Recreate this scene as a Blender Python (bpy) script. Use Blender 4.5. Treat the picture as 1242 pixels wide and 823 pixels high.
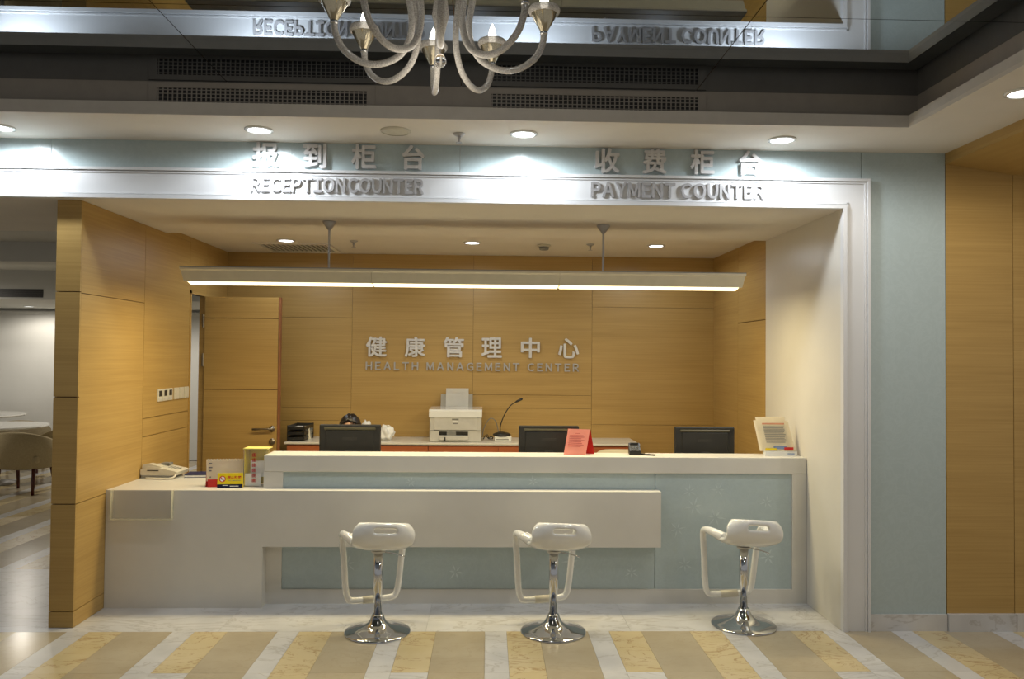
import bpy, bmesh, math, random
from mathutils import Vector, Matrix
random.seed(7)
PI = math.pi
scene = bpy.context.scene
for o in list(bpy.data.objects): bpy.data.objects.remove(o)
COL = scene.collection

# ------------------------------------------------------------------ camera
cam_d = bpy.data.cameras.new('camera'); cam = bpy.data.objects.new('camera', cam_d); COL.objects.link(cam)
YAW, PITCH, ROLL = math.radians(1.690), math.radians(1.276), math.radians(0.508)
fwd = Vector((math.sin(YAW)*math.cos(PITCH), math.cos(YAW)*math.cos(PITCH), math.sin(PITCH)))
rgt = Vector((math.cos(YAW), -math.sin(YAW), 0)); up = rgt.cross(fwd)
r2 = rgt*math.cos(ROLL)+up*math.sin(ROLL); u2 = up*math.cos(ROLL)-rgt*math.sin(ROLL)
mw = Matrix((r2, u2, -fwd)).transposed().to_4x4(); mw.translation = (0, -4.656, 1.6)
cam.matrix_world = mw
cam_d.sensor_fit = 'HORIZONTAL'; cam_d.sensor_width = 36; cam_d.lens = 36*960/1242; cam_d.clip_end = 100
scene.camera = cam
# ------------------------------------------------------------------ world, exposure
w = bpy.data.worlds.new('lobby_ambient'); scene.world = w; w.use_nodes = True
w.node_tree.nodes['Background'].inputs[0].default_value = (1.0, 0.97, 0.93, 1)
w.node_tree.nodes['Background'].inputs[1].default_value = 0.31
vs = scene.view_settings; vs.view_transform = 'Standard'; vs.look = 'None'; vs.exposure = 0.0; vs.gamma = 1; vs.use_curve_mapping = False
COOL = (0.86, 0.93, 1.0); WARM = (1.0, 0.84, 0.50); NEUT = (1.0, 0.92, 0.80)
P_SOFFIT, P_RECESS, P_PENDANT, P_ROOM, P_LOBBY = 25, 14, 50, 80, 34

# ------------------------------------------------------------------ helpers
def srgb(c):
    return tuple(((v/255)/12.92 if v/255 <= .04045 else ((v/255+.055)/1.055)**2.4) for v in c)
def bsdf_mat(name):
    m = bpy.data.materials.new(name); m.use_nodes = True
    nt = m.node_tree; return m, nt, nt.nodes['Principled BSDF']
def world_pos(nt, scale=(1,1,1), rnd=True):
    g = nt.nodes.new('ShaderNodeNewGeometry'); mp = nt.nodes.new('ShaderNodeMapping')
    mp.inputs['Scale'].default_value = scale
    if rnd:
        oi = nt.nodes.new('ShaderNodeObjectInfo'); mul = nt.nodes.new('ShaderNodeMath'); mul.operation = 'MULTIPLY'; mul.inputs[1].default_value = 17
        nt.links.new(oi.outputs['Random'], mul.inputs[0]); nt.links.new(mul.outputs[0], mp.inputs['Location'])
    nt.links.new(g.outputs['Position'], mp.inputs['Vector']); return mp.outputs[0]
def noise(nt, vec, scale, detail=4, rough=.55, dist=0.):
    n = nt.nodes.new('ShaderNodeTexNoise'); n.inputs['Scale'].default_value = scale; n.inputs['Detail'].default_value = detail
    n.inputs['Roughness'].default_value = rough; n.inputs['Distortion'].default_value = dist
    nt.links.new(vec, n.inputs['Vector']); return n.outputs['Fac']
def ramp(nt, fac, stops):
    r = nt.nodes.new('ShaderNodeValToRGB'); e = r.color_ramp.elements
    while len(e) < len(stops): e.new(.5)
    for el, (p, c) in zip(e, stops): el.position = p; el.color = (*srgb(c), 1)
    nt.links.new(fac, r.inputs[0]); return r.outputs[0]
def bump(nt, b, fac, strength=.1, dist=.01):
    n = nt.nodes.new('ShaderNodeBump'); n.inputs['Strength'].default_value = strength; n.inputs['Distance'].default_value = dist
    nt.links.new(fac, n.inputs['Height']); nt.links.new(n.outputs[0], b.inputs['Normal'])
def plain(name, c, rough=.5, metal=0., var=5, nscale=14, spec=None):
    m, nt, b = bsdf_mat(name); f = noise(nt, world_pos(nt), nscale, 3)
    lo = tuple(max(0, v-var) for v in c); hi = tuple(min(255, v+var) for v in c)
    nt.links.new(ramp(nt, f, [(.3, lo), (.7, hi)]), b.inputs['Base Color'])
    b.inputs['Roughness'].default_value = rough; b.inputs['Metallic'].default_value = metal
    if spec is not None: b.inputs['Specular IOR Level'].default_value = spec
    return m
def wood(name, a, c, rough=.42, axis='z'):
    m, nt, b = bsdf_mat(name)
    sc = (1.4, 1.4, 95) if axis == 'z' else (95, 1.4, 1.4)
    f = noise(nt, world_pos(nt, sc), 1.0, 6, .6, .3); f2 = noise(nt, world_pos(nt, (.7, .7, 9)), 1.0, 3)
    mx = nt.nodes.new('ShaderNodeMath'); mx.operation = 'MULTIPLY_ADD'; mx.inputs[1].default_value = .4
    nt.links.new(f2, mx.inputs[0])
    m2 = nt.nodes.new('ShaderNodeMath'); m2.operation = 'MULTIPLY'; m2.inputs[1].default_value = .6
    nt.links.new(f, m2.inputs[0]); nt.links.new(m2.outputs[0], mx.inputs[2])
    nt.links.new(ramp(nt, mx.outputs[0], [(.34, a), (.62, c)]), b.inputs['Base Color'])
    b.inputs['Roughness'].default_value = rough; bump(nt, b, f, .05, .002); return m
def marble(name, base, light, vein, vscale=2.2, rough=.18, width=.035, amount=1.0):
    m, nt, b = bsdf_mat(name); p = world_pos(nt)
    cl = ramp(nt, noise(nt, p, 3.0, 5), [(.3, base), (.7, light)])
    v = noise(nt, world_pos(nt, (1.0, 2.2, 1.0)), vscale, 5, .6, 1.4)
    s = nt.nodes.new('ShaderNodeMath'); s.operation = 'SUBTRACT'; s.inputs[1].default_value = .5; nt.links.new(v, s.inputs[0])
    a = nt.nodes.new('ShaderNodeMath'); a.operation = 'ABSOLUTE'; nt.links.new(s.outputs[0], a.inputs[0])
    mr = nt.nodes.new('ShaderNodeMapRange'); mr.inputs['From Max'].default_value = width; mr.inputs['To Min'].default_value = amount; mr.inputs['To Max'].default_value = 0
    nt.links.new(a.outputs[0], mr.inputs['Value'])
    mix = nt.nodes.new('ShaderNodeMix'); mix.data_type = 'RGBA'; nt.links.new(mr.outputs[0], mix.inputs['Factor'])
    nt.links.new(cl, mix.inputs[6]); mix.inputs[7].default_value = (*srgb(vein), 1)
    nt.links.new(mix.outputs[2], b.inputs['Base Color']); b.inputs['Roughness'].default_value = rough; return m
def emis(name, c, strength):
    m, nt, b = bsdf_mat(name); b.inputs['Base Color'].default_value = (*c, 1)
    b.inputs['Emission Color'].default_value = (*c, 1); b.inputs['Emission Strength'].default_value = strength; return m
def glassy(name, c, rough=.02, trans=1., ior=1.45, alpha=1.):
    m, nt, b = bsdf_mat(name); b.inputs['Base Color'].default_value = (*srgb(c), 1); b.inputs['Roughness'].default_value = rough
    b.inputs['Transmission Weight'].default_value = trans; b.inputs['IOR'].default_value = ior; b.inputs['Alpha'].default_value = alpha; return m

M = {}
M['wood'] = wood('honey_veneer', (167, 134, 74), (184, 151, 89))
M['wood_back'] = M['wood']
M['wood_dark'] = plain('dark_joint', (104, 74, 36), .7)
M['cab_wood'] = wood('cherry_veneer', (164, 86, 48), (186, 108, 66))
M['edge_wood'] = plain('brown_edge_band', (142, 92, 58), .5)
M['leg_wood'] = plain('mahogany', (78, 30, 18), .35)
M['white'] = plain('white_lacquer', (212, 208, 198), .32, var=3, nscale=3)
M['trim'] = plain('white_trim', (214, 214, 214), .38, var=2, nscale=3)
M['ceil'] = plain('white_paint', (220, 214, 204), .8, var=3, nscale=3)
M['roomwall'] = plain('room_wall_paint', (196, 196, 192), .8, var=3, nscale=2)
M['lip'] = plain('soffit_edge_paint', (206, 201, 194), .7, var=3)
M['ventwall'] = plain('vent_wall_paint', (168, 160, 150), .7, var=3)
M['white_marble'] = marble('white_marble', (190, 189, 188), (212, 211, 209), (160, 152, 142), 1.6, .26, .022, .45)
M['beige_marble'] = marble('beige_marble', (170, 157, 130), (184, 172, 146), (158, 143, 114), 3, .2, .02, .3)
M['yellow_marble'] = marble('golden_marble', (196, 178, 134), (206, 190, 152), (150, 116, 66), 3.2, .26, .016, .7)
M['grout'] = plain('grout', (176, 168, 154), .8)
M['chrome'] = plain('chrome', (205, 207, 210), .06, 1., var=2)
M['steel'] = plain('brushed_steel', (176, 174, 174), .42, .25, var=6, nscale=40)
M['letter_steel_lit'] = plain('satin_steel_lit', (208, 206, 204), .5, .15, var=5, nscale=40)  # same steel as the other letters; stronger light painted in as a paler colour
M['letter_steel'] = plain('satin_steel', (172, 170, 170), .5, .15, var=6, nscale=40)
M['brass_steel'] = plain('satin_nickel', (150, 140, 122), .3, .9)
M['gloss_white'] = plain('glossy_white_plastic', (226, 226, 222), .1, var=2); M['gloss_white'].node_tree.nodes['Principled BSDF'].inputs['Coat Weight'].default_value = .5
M['black'] = plain('black_plastic', (34, 33, 30), .4, var=3)
M['dark'] = plain('dark_grey_plastic', (46, 44, 40), .45, var=4)
M['ridge_highlight'] = plain('monitor_ridge_highlight', (74, 70, 52), .3, var=4)  # highlight along the monitor's top ridge, painted as a lighter olive
M['grey'] = plain('grey_plastic', (128, 128, 124), .5)
M['lightgrey'] = plain('light_grey_plastic', (196, 194, 188), .4)
M['ivory'] = plain('ivory_plastic', (206, 200, 182), .4)
M['paper'] = plain('white_paper', (232, 232, 230), .8, var=2)
M['cream_paper'] = plain('cream_paper', (244, 234, 208), .8, var=3)
M['pink'] = plain('pink_paper', (242, 170, 152), .7, var=3)
M['red'] = plain('red_print', (200, 40, 34), .6)
M['yellow'] = plain('yellow_print', (236, 208, 8), .5, var=3)
M['pale_yellow'] = plain('pale_yellow_plastic', (226, 214, 120), .4, var=3)
M['navy'] = plain('navy_print', (22, 30, 74), .5)
M['green'] = plain('green_print', (92, 120, 60), .6)
M['ink'] = plain('grey_ink', (120, 118, 122), .7)
M['pinkink'] = plain('pink_ink', (206, 110, 104), .7)
M['orangeink'] = plain('orange_ink', (226, 158, 120), .7)
M['blueink'] = plain('blue_print', (130, 150, 186), .6)
M['cream_leather'] = plain('cream_upholstery', (190, 178, 150), .6)
M['beige_fabric'] = plain('beige_fabric', (176, 160, 124), .85, var=6, nscale=60)
M['olive_fabric'] = plain('olive_fabric', (132, 120, 94), .85, var=6, nscale=60)
M['skin'] = plain('skin', (214, 168, 140), .5)
M['hair'] = plain('black_hair', (22, 17, 14), .35, var=4, nscale=120)
M['cloth'] = plain('white_blouse', (206, 206, 208), .8)
M['trousers'] = plain('dark_trousers', (38, 38, 44), .8)
M['lens_cool'] = emis('downlight_lens', (.93, .97, 1.), 9)
M['lens_warm'] = emis('tube_lens', (1., .87, .52), 2.2)
M['bulb'] = emis('bulb_glow', (1., .95, .85), 7)
M['lampbody'] = plain('pendant_housing', (206, 198, 176), .45, var=3)
M['acrylic'] = glassy('clear_acrylic', (232, 236, 230), .05, 0., 1.45, .08)
M['acrylic_tint'] = glassy('smoky_acrylic', (176, 170, 158), .08, 0., 1.45, .16)
M['acrylic_edge'] = glassy('acrylic_cut_edge', (240, 236, 206), .2, 0., 1.45, .35)
M['crystal'] = glassy('clear_crystal', (250, 248, 244), .01, 1., 1.5)
# ribbed venetian glass
m, nt, b = bsdf_mat('ribbed_glass'); f = noise(nt, world_pos(nt, (1, 1, 1), False), 260, 2)
nt.links.new(ramp(nt, f, [(.35, (180, 177, 172)), (.65, (232, 229, 224))]), b.inputs['Base Color'])
b.inputs['Roughness'].default_value = .22; b.inputs['Transmission Weight'].default_value = .3; b.inputs['IOR'].default_value = 1.3; bump(nt, b, f, .3, .002); M['ribbed'] = m
# champagne mirror cup
M['cup'] = plain('champagne_mirror_glass', (196, 186, 160), .12, .8, var=6)
# smoked mirror ceiling
m, nt, b = bsdf_mat('smoked_mirror'); f = noise(nt, world_pos(nt), 2, 2)
nt.links.new(ramp(nt, f, [(.3, (140, 148, 156)), (.7, (144, 152, 160))]), b.inputs['Base Color'])
b.inputs['Metallic'].default_value = 1; b.inputs['Roughness'].default_value = .012; M['mirror'] = m
# back-painted frosted glass with faint etching
m, nt, b = bsdf_mat('frosted_teal_glass'); p = world_pos(nt)
f = noise(nt, p, 9, 5, .6, 2.2); f2 = noise(nt, p, 120, 3)
nt.links.new(ramp(nt, f, [(.42, (174, 188, 189)), (.5, (178, 192, 193)), (.56, (174, 188, 189))]), b.inputs['Base Color'])
b.inputs['Roughness'].default_value = .22; bump(nt, b, f2, .12, .002); M['glass'] = m
M['etch'] = plain('etched_white', (190, 203, 203), .4, var=4)

def mesh_obj(name, bm, mat=None, parent=None, smooth=False, norm=True):
    if norm: bmesh.ops.recalc_face_normals(bm, faces=bm.faces[:])
    me = bpy.data.meshes.new(name); bm.to_mesh(me); bm.free()
    if smooth:
        for p in me.polygons: p.use_smooth = True
    o = bpy.data.objects.new(name, me); COL.objects.link(o)
    if mat: me.materials.append(M[mat] if isinstance(mat, str) else mat)
    if parent: o.parent = parent
    return o
def thing(name, label, cat, loc=(0,0,0), rz=0, group=None, kind=None):
    o = bpy.data.objects.new(name, None); COL.objects.link(o); o.location = loc; o.rotation_euler = (0,0,rz); o.empty_display_size = .05
    o['label'] = label
    if cat: o['category'] = cat
    if group: o['group'] = group
    if kind: o['kind'] = kind
    return o
def tag(o, label, cat=None, group=None, kind=None):
    o['label'] = label
    if cat: o['category'] = cat
    if group: o['group'] = group
    if kind: o['kind'] = kind
    return o
def bx(bm, x0, x1, y0, y1, z0, z1):
    vs_ = [bm.verts.new((x, y, z)) for x in (x0, x1) for y in (y0, y1) for z in (z0, z1)]
    for f in ((0,1,3,2),(4,6,7,5),(0,4,5,1),(2,3,7,6),(0,2,6,4),(1,5,7,3)): bm.faces.new([vs_[i] for i in f])
    return bm
def B(*a): return bx(bmesh.new(), *a)
def rbox(x0, x1, y0, y1, z0, z1, r=.005, seg=2):
    bm = B(x0, x1, y0, y1, z0, z1)
    bmesh.ops.bevel(bm, geom=bm.edges[:], offset=r, segments=seg, affect='EDGES', profile=.5); return bm
def box(name, dims, mat, parent=None, r=0, seg=2):
    return mesh_obj(name, rbox(*dims, r, seg) if r else B(*dims), mat, parent)
def lathe(prof, seg=32, bm=None, c=(0,0,0), cap=True):
    bm = bm or bmesh.new(); rings = []
    for r, z in prof:
        if r < 1e-5: rings.append([bm.verts.new((c[0], c[1], c[2]+z))])
        else: rings.append([bm.verts.new((c[0]+r*math.cos(2*PI*i/seg), c[1]+r*math.sin(2*PI*i/seg), c[2]+z)) for i in range(seg)])
    for a, d in zip(rings, rings[1:]):
        for i in range(seg):
            j = (i+1) % seg
            if len(a) == 1 and len(d) == 1: continue
            if len(a) == 1: bm.faces.new((a[0], d[i], d[j]))
            elif len(d) == 1: bm.faces.new((a[i], d[0], a[j]))
            else: bm.faces.new((a[i], d[i], d[j], a[j]))
    if cap:
        for rg in (rings[0], rings[-1]):
            if len(rg) > 2: bm.faces.new(rg)
    return bm
def smooth_path(pts, n=6):
    P = [Vector(p) for p in pts]; out = []
    for i in range(len(P)-1):
        a, b_, c, d = P[max(i-1,0)], P[i], P[i+1], P[min(i+2, len(P)-1)]
        for k in range(n):
            t = k/n
            out.append(.5*((2*b_)+(c-a)*t+(2*a-5*b_+4*c-d)*t*t+(3*b_-a-3*c+d)*t**3))
    out.append(P[-1]); return out
def tube(pts, r, seg=10, bm=None):
    bm = bm or bmesh.new(); P = [Vector(p) for p in pts]; rings = []; prev = None
    for i, p in enumerate(P):
        t = (P[min(i+1, len(P)-1)]-P[max(i-1,0)]).normalized()
        ref = prev if prev is not None else (Vector((0,0,1)) if abs(t.z) < .9 else Vector((1,0,0)))
        u = (ref - t*ref.dot(t)).normalized(); v = t.cross(u); prev = u
        rr = r[i] if isinstance(r, (list, tuple)) else r
        rings.append([bm.verts.new(p+u*rr*math.cos(2*PI*k/seg)+v*rr*math.sin(2*PI*k/seg)) for k in range(seg)])
    for a, d in zip(rings, rings[1:]):
        for k in range(seg): bm.faces.new((a[k], a[(k+1)%seg], d[(k+1)%seg], d[k]))
    bm.faces.new(rings[0]); bm.faces.new(rings[-1]); return bm
def prism(pts, axis, a, c):           # polygon in a plane swept along an axis: axis 'x' pts=(y,z); 'y' pts=(x,z); 'z' pts=(x,y)
    bm = bmesh.new()
    def mk(p, t): return {'x': (t, p[0], p[1]), 'y': (p[0], t, p[1]), 'z': (p[0], p[1], t)}[axis]
    A = [bm.verts.new(mk(p, a)) for p in pts]; C = [bm.verts.new(mk(p, c)) for p in pts]
    bm.faces.new(A); bm.faces.new(C[::-1]); n = len(pts)
    for i in range(n): bm.faces.new((A[i], C[i], C[(i+1)%n], A[(i+1)%n]))
    return bm
def copy_thing(root, loc, rz=None, label=None):
    def rec(o, par):
        c = o.copy(); COL.objects.link(c); c.parent = par
        for ch in o.children: rec(ch, c)
        return c
    r = rec(root, None); r.location = loc
    if rz is not None: r.rotation_euler[2] = rz
    if label: r['label'] = label
    return r

# text outlines turned into solid letters
def glyph(ch, bold, extrude):
    cu = bpy.data.curves.new('glyph', 'FONT'); cu.body = ch; cu.size = 1; cu.offset = bold; cu.extrude = extrude; cu.resolution_u = 3
    o = bpy.data.objects.new('glyph', cu); COL.objects.link(o)
    dg = bpy.context.evaluated_depsgraph_get(); me = bpy.data.meshes.new_from_object(o.evaluated_get(dg))
    bpy.data.objects.remove(o); bpy.data.curves.remove(cu); return me
def bounds(me):
    xs = [v.co.x for v in me.vertices]; ys = [v.co.y for v in me.vertices]; return min(xs), max(xs), min(ys), max(ys)
def put_letter(ch, x0, x1, z0, z1, yback, depth, mat, parent, bold=.02, name='letter'):
    me = glyph(ch, 0, .5)
    if bold:                                   # heavier strokes: the same outline swept round a small circle
        src = me; bm = bmesh.new(); bm.from_mesh(src); base = bm.copy()
        for k in range(8):
            dx, dy = bold*math.cos(k*PI/4), bold*math.sin(k*PI/4)
            tmp = bpy.data.meshes.new('t'); b3 = base.copy(); bmesh.ops.translate(b3, vec=(dx, dy, 0), verts=b3.verts[:]); bmesh.ops.scale(b3, vec=(1, 1, .99-.004*k), space=Matrix.Identity(4), verts=b3.verts[:]); b3.to_mesh(tmp); b3.free(); bm.from_mesh(tmp); bpy.data.meshes.remove(tmp)
        bm.to_mesh(me); bm.free(); base.free()
    a, b_, c, d = bounds(me)
    for v in me.vertices:
        x, y, z = v.co
        v.co = (x0+(x-a)/(b_-a)*(x1-x0), yback-(z+.5)*depth, z0+(y-c)/(d-c)*(z1-z0))   # a rotation: the faces keep their outward sides
    me.name = name; o = bpy.data.objects.new(name, me); COL.objects.link(o); me.materials.append(M[mat]); o.parent = parent
    return o
WIDE = lambda c: chr(ord(c)+0xFEE0) if 'A' <= c <= 'Z' else c      # full-width capitals: a plain grotesque
def put_line(text, x0, x1, z0, z1, yback, depth, mat, parent, bold=.02, gap=.12, space=.35, tall=0.0):
    gl = []
    for ch in map(WIDE, text):
        if ch == ' ': gl.append((ch, space)); continue
        me = glyph(ch, 0, .1); a, b_, c, d = bounds(me); gl.append((ch, b_-a+2*bold)); bpy.data.meshes.remove(me)
    tot = sum(wd for _, wd in gl)+gap*(len(gl)-1); s = (x1-x0)/tot; x = x0; out = []
    for ch, wd in gl:
        if ch != ' ': out.append(put_letter(ch, x, x+wd*s, z0, z1, yback, depth, mat, parent, bold))
        x += (wd+gap)*s
    return out
def flat_text(text, mat, parent, mtx, h, width=None, bold=.01, name='lettering'):   # flat print; mtx maps (x right, y up) onto a face
    me = glyph(text, bold, .0); a, b_, c, d = bounds(me); s = h/(d-c); sx = (width/(b_-a)) if width else s
    for v in me.vertices: v.co = mtx @ Vector(((v.co.x-(a+b_)/2)*sx, (v.co.y-(c+d)/2)*s, 0))
    o = bpy.data.objects.new(name, me); COL.objects.link(o); me.materials.append(M[mat]); o.parent = parent; return o

# ================================================================== STRUCTURE
XL, XJ, XO, XG = -2.405, 2.105, 2.268, 2.737
X0, ZO, ZT, ZS, Z2 = -2.546, 2.503, 2.683, 2.848, 2.543
YB, YM = 2.687, 1.30
LEFT = -9.0
# ---- floor
fl = box('floor', (LEFT, 6, -8, 8, -.12, -.012), 'grout'); tag(fl, 'marble floor of beige, white and golden strips', kind='structure')
tile_cache = {}
def tile(x0, x1, y0, y1, mat, name='tile'):
    wd, ln = round(x1-x0-.0012, 4), round(y1-y0-.0012, 4); key = (wd, ln, mat)
    if key not in tile_cache:
        bm = B(-wd/2, wd/2, -ln/2, ln/2, -.012, 0); me = bpy.data.meshes.new(name)
        bmesh.ops.recalc_face_normals(bm, faces=bm.faces[:]); bm.to_mesh(me); bm.free(); me.materials.append(M[mat]); tile_cache[key] = me
    o = bpy.data.objects.new(name, tile_cache[key]); COL.objects.link(o); o.location = ((x0+x1)/2, (y0+y1)/2, 0); o.parent = fl; return o
far = {'white_marble': bmesh.new(), 'beige_marble': bmesh.new(), 'yellow_marble': bmesh.new()}
for n in range(-12, 8):
    xs = .6*n-.005; yfirst = n in (2, 3)
    a = [(xs, xs+.125, 'w'), (xs+.125, xs+.315, 'y')] if not yfirst else [(xs, xs+.19, 'y'), (xs+.19, xs+.315, 'w')]
    a.append((xs+.315, xs+.6, 'b'))
    full = {'w': 'white_marble', 'y': 'yellow_marble', 'b': 'beige_marble'}
    for x0, x1, k in a:
        if k == 'y' and n % 2:
            tile(x0, x1, -.6, 0, full[k]); tile(x0, x1, -.725, -.6, 'white_marble'); tile(x0, x1, -1.2, -.725, 'beige_marble')
        else:
            tile(x0, x1, -.6, 0, full[k]); tile(x0, x1, -1.2, -.6, full[k])
        y = -1.2
        while y > -7.8:
            bx(far[full[k]], x0+.0006, x1-.0006, max(y-.6, -8)+.0006, y-.0006, -.012, 0); y -= .6
        if xs < -3.2:      # the room beyond the partition
            for yy in (1.34, 2.84, 4.34, 5.84): tile(x0, x1, yy, yy+1.5, full[k])
for k, bm in far.items():
    o = mesh_obj('tile_field', bm, k, fl); o['kind'] = 'stuff'
for i in range(8):
    x0 = LEFT+i*.81; tile(x0, min(x0+.81, X0), 0, 1.34, 'white_marble', 'border_slab')
tile(X0, -1.55, 0, .62, 'white_marble', 'border_slab')
for x0, x1 in ((-1.55, -.35), (-.35, .85), (.85, XJ)): tile(x0, x1, 0, .62, 'white_marble', 'border_slab')
tile(XJ, 4.5, 0, .05, 'white_marble', 'border_slab')
bmf = B(X0, XJ+.1, .62, YB, -.012, 0); o = mesh_obj('staff_floor', bmf, 'beige_marble', fl)

# ---- front wall above and beside the opening: back-painted glass on a wall core
bm = B(LEFT, XO-.02, .02, .16, ZO+.06, 3.2); bx(bm, XJ+.12, XG, .02, .16, 0, 3.2)
wf = mesh_obj('wall_front', bm, 'roomwall'); tag(wf, 'front wall band clad in pale teal frosted glass above the counter opening', kind='structure')
for x0, x1, z0, z1 in ((LEFT, -2.556, ZT-.02, ZS), (-2.556, -.179, ZT-.02, ZS), (-.179, 2.225, ZT-.02, ZS)):
    box('glass_panel', (x0+.0015, x1-.0015, .008, .02, z0, z1), 'glass', wf)
box('glass_panel', (2.2265, XG, .008, .02, .098, ZS), 'glass', wf)
# ---- casing around the opening
bm = B(LEFT, XO, -.006, .02, ZO, ZT); bx(bm, XJ, XO, -.006, .02, 0, ZO)
bx(bm, LEFT, XO, -.022, -.006, ZT-.016, ZT); bx(bm, XO-.016, XO, -.022, -.006, 0, ZT-.016)
bx(bm, LEFT, XO-.016, -.012, -.006, ZT-.03, ZT-.021); bx(bm, XO-.03, XO-.021, -.012, -.006, 0, ZT-.03)
bx(bm, LEFT, XJ+.022, -.022, -.006, ZO, ZO+.022); bx(bm, XJ, XJ+.022, -.022, -.006, 0, ZO)
bx(bm, LEFT, XJ+.035, -.012, -.006, ZO+.027, ZO+.035); bx(bm, XJ+.027, XJ+.035, -.012, -.006, 0, ZO+.035)
tag(mesh_obj('trim_1', bm, 'trim'), 'white stepped casing framing the counter opening', kind='structure')
# ---- soffit, lip, vent wall, smoked mirror
XS, YS, XV, YV, ZL, ZM = 2.24, -.505, 2.345, -.40, 2.915, 3.057
bm = B(LEFT, XG, YS, .02, ZS, ZS+.02); bx(bm, XS, XG, -8, YS, ZS, ZS+.02)
tag(mesh_obj('ceiling', bm, 'ceil'), 'white painted soffit running along the front and right', kind='structure')
bm = B(LEFT, XS, YS, YV+.12, ZS+.02, ZL); bx(bm, XS, XV+.12, -8, YV+.12, ZS+.02, ZL)
bx(bm, LEFT, XS, YS-.001, YS, ZS, ZS+.02)
tag(mesh_obj('trim_2', bm, 'lip'), 'grey lip of the soffit below the vent slot', kind='structure')
bm = B(LEFT, XV, YV, YV+.1, ZL, ZM+.1); bx(bm, XV, XV+.1, -8, YV+.1, ZL, ZM+.1)
tag(mesh_obj('wall_vent', bm, 'ventwall'), 'recessed vent wall above the soffit lip', kind='structure')
ce = box('ceiling', (LEFT, XV, -8, YV, ZM+.006, ZM+.1), 'wood_dark'); tag(ce, 'smoked mirror ceiling in large panels', kind='structure')
xs = [LEFT, -7.76, -6.49, -5.22, -3.95, -2.68, -1.412, -.16, 1.116, XV]; ys = [YV, -1.35, -2.62, -3.89, -5.16, -6.43, -8]
for i in range(len(xs)-1):
    for j in range(len(ys)-1):
        box('mirror_panel', (xs[i]+.002, xs[i+1]-.002, ys[j+1]+.002, ys[j]-.002, ZM, ZM+.006), 'mirror', ce)
# ---- right: wood niche and lintel
wr = box('wall_right', (XG, 4.6, .02, .16, 0, 3.0), 'wood_dark'); tag(wr, 'honey wood clad niche wall to the right of the glass', kind='structure')
for x0, x1 in ((XG+.004, 3.147), (3.151, 3.75), (3.754, 4.6)): box('panel', (x0, x1, .004, .02, .1, 2.80), 'wood', wr)
bm = prism([(XG, ZS+.02), (XG, 2.785), (3.16, 2.722), (4.6, 2.70), (4.6, ZS+.02)], 'y', -8, .004)
tag(mesh_obj('trim_3', bm, 'wood'), 'honey wood lintel running forward along the right side', kind='structure')
bb = box('baseboard_right', (XO+.002, XG-.002, -.008, .008, 0, .098), 'white_marble'); tag(bb, 'white marble skirting below the teal glass', kind='structure')
bb = box('baseboard_right', (XG+.002, 3.145, -.02, .004, 0, .102), 'white_marble'); tag(bb, 'white marble skirting below the wood niche', kind='structure')
bb = box('baseboard_right', (3.149, 4.6, -.02, .004, 0, .102), 'white_marble'); tag(bb, 'white marble skirting at the far right', kind='structure')
# ---- recess shell
bm = B(XJ, XJ+.14, .02, YM, 0, ZO); tag(mesh_obj('wall_right', bm, 'white'), 'white inner side of the counter opening', kind='structure')
wj = box('wall_right', (XJ+.014, XJ+.14, YM, YB+.1, 0, Z2+.1), 'wood_dark'); tag(wj, 'honey wood side wall right of the staff area', kind='structure')
for y0, y1, z0, z1 in ((YM+.002, 1.969, 0, 1.900), (YM+.002, 1.969, 1.906, Z2), (1.973, YB, 0, Z2)): box('panel', (XJ, XJ+.014, y0, y1, z0, z1), 'wood', wj)
wb = box('wall_back', (-2.455, XJ+.14, YB+.014, YB+.1, 0, Z2+.1), 'wood_dark'); tag(wb, 'honey wood panelled back wall behind the counter', kind='structure')
for x0, x1, zs in ((XL, -1.261, (0, 1.003, 1.124, 1.95, Z2)), (-1.261, -.144, (0, .6, Z2)), (-.144, .961, (0, 1.127, 1.25, Z2)), (.961, XJ+.013, (0, .98, 2.073, Z2))):
    for a, c in zip(zs, zs[1:]): box('panel', (x0+.0012, x1-.0012, YB, YB+.014, a+.0013, c-.0013), 'wood_back', wb)
# left partition with door opening
Y0 = .065
bm = B(X0+.014, XL-.014, Y0+.014, 1.80, 0, ZO); bx(bm, -2.45, XL-.014, 1.80, 2.14, 2.09, Z2); bx(bm, -2.45, XL-.014, 2.14, YB+.014, 0, Z2); bx(bm, X0+.014, XL-.014, YM, 1.80, ZO, Z2)
wl = mesh_obj('wall_left', bm, 'wood_dark'); tag(wl, 'honey wood panelled partition left of the counter', kind='structure')
zc = (0, .096, .718, 1.343, 1.962, ZO)
for a, c in zip(zc, zc[1:]): box('panel', (X0, XL, Y0, Y0+.014, a+.003, c-.003), 'wood', wl)
for a, c in zip((0, .096, .718, 1.955), (.096, .718, 1.955, ZO)): box('panel', (XL-.014, XL, Y0+.0155, .938, a+.002, c-.002), 'wood', wl)
for a, c in zip((0, 1.02, 1.148), (1.02, 1.148, ZO)): box('panel', (XL-.014, XL, .942, 1.775, a+.002, c-.002), 'wood', wl)
for d in ((XL-.014, XL, YM+.001, 1.775, ZO, Z2), (XL-.014, XL, 1.777, 2.155, 2.105, Z2), (XL-.014, XL, 2.157, YB, 0, Z2)): box('panel', d, 'wood', wl)
box('panel', (X0, X0+.014, Y0+.0155, 1.80, 0, ZO), 'wood', wl); box('panel', (-2.455, -2.45, 2.14, YB+.1, 0, Z2), 'roomwall', wl); box('panel', (-2.455, -2.45, 1.8, 2.14, 2.09, Z2), 'roomwall', wl)
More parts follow.
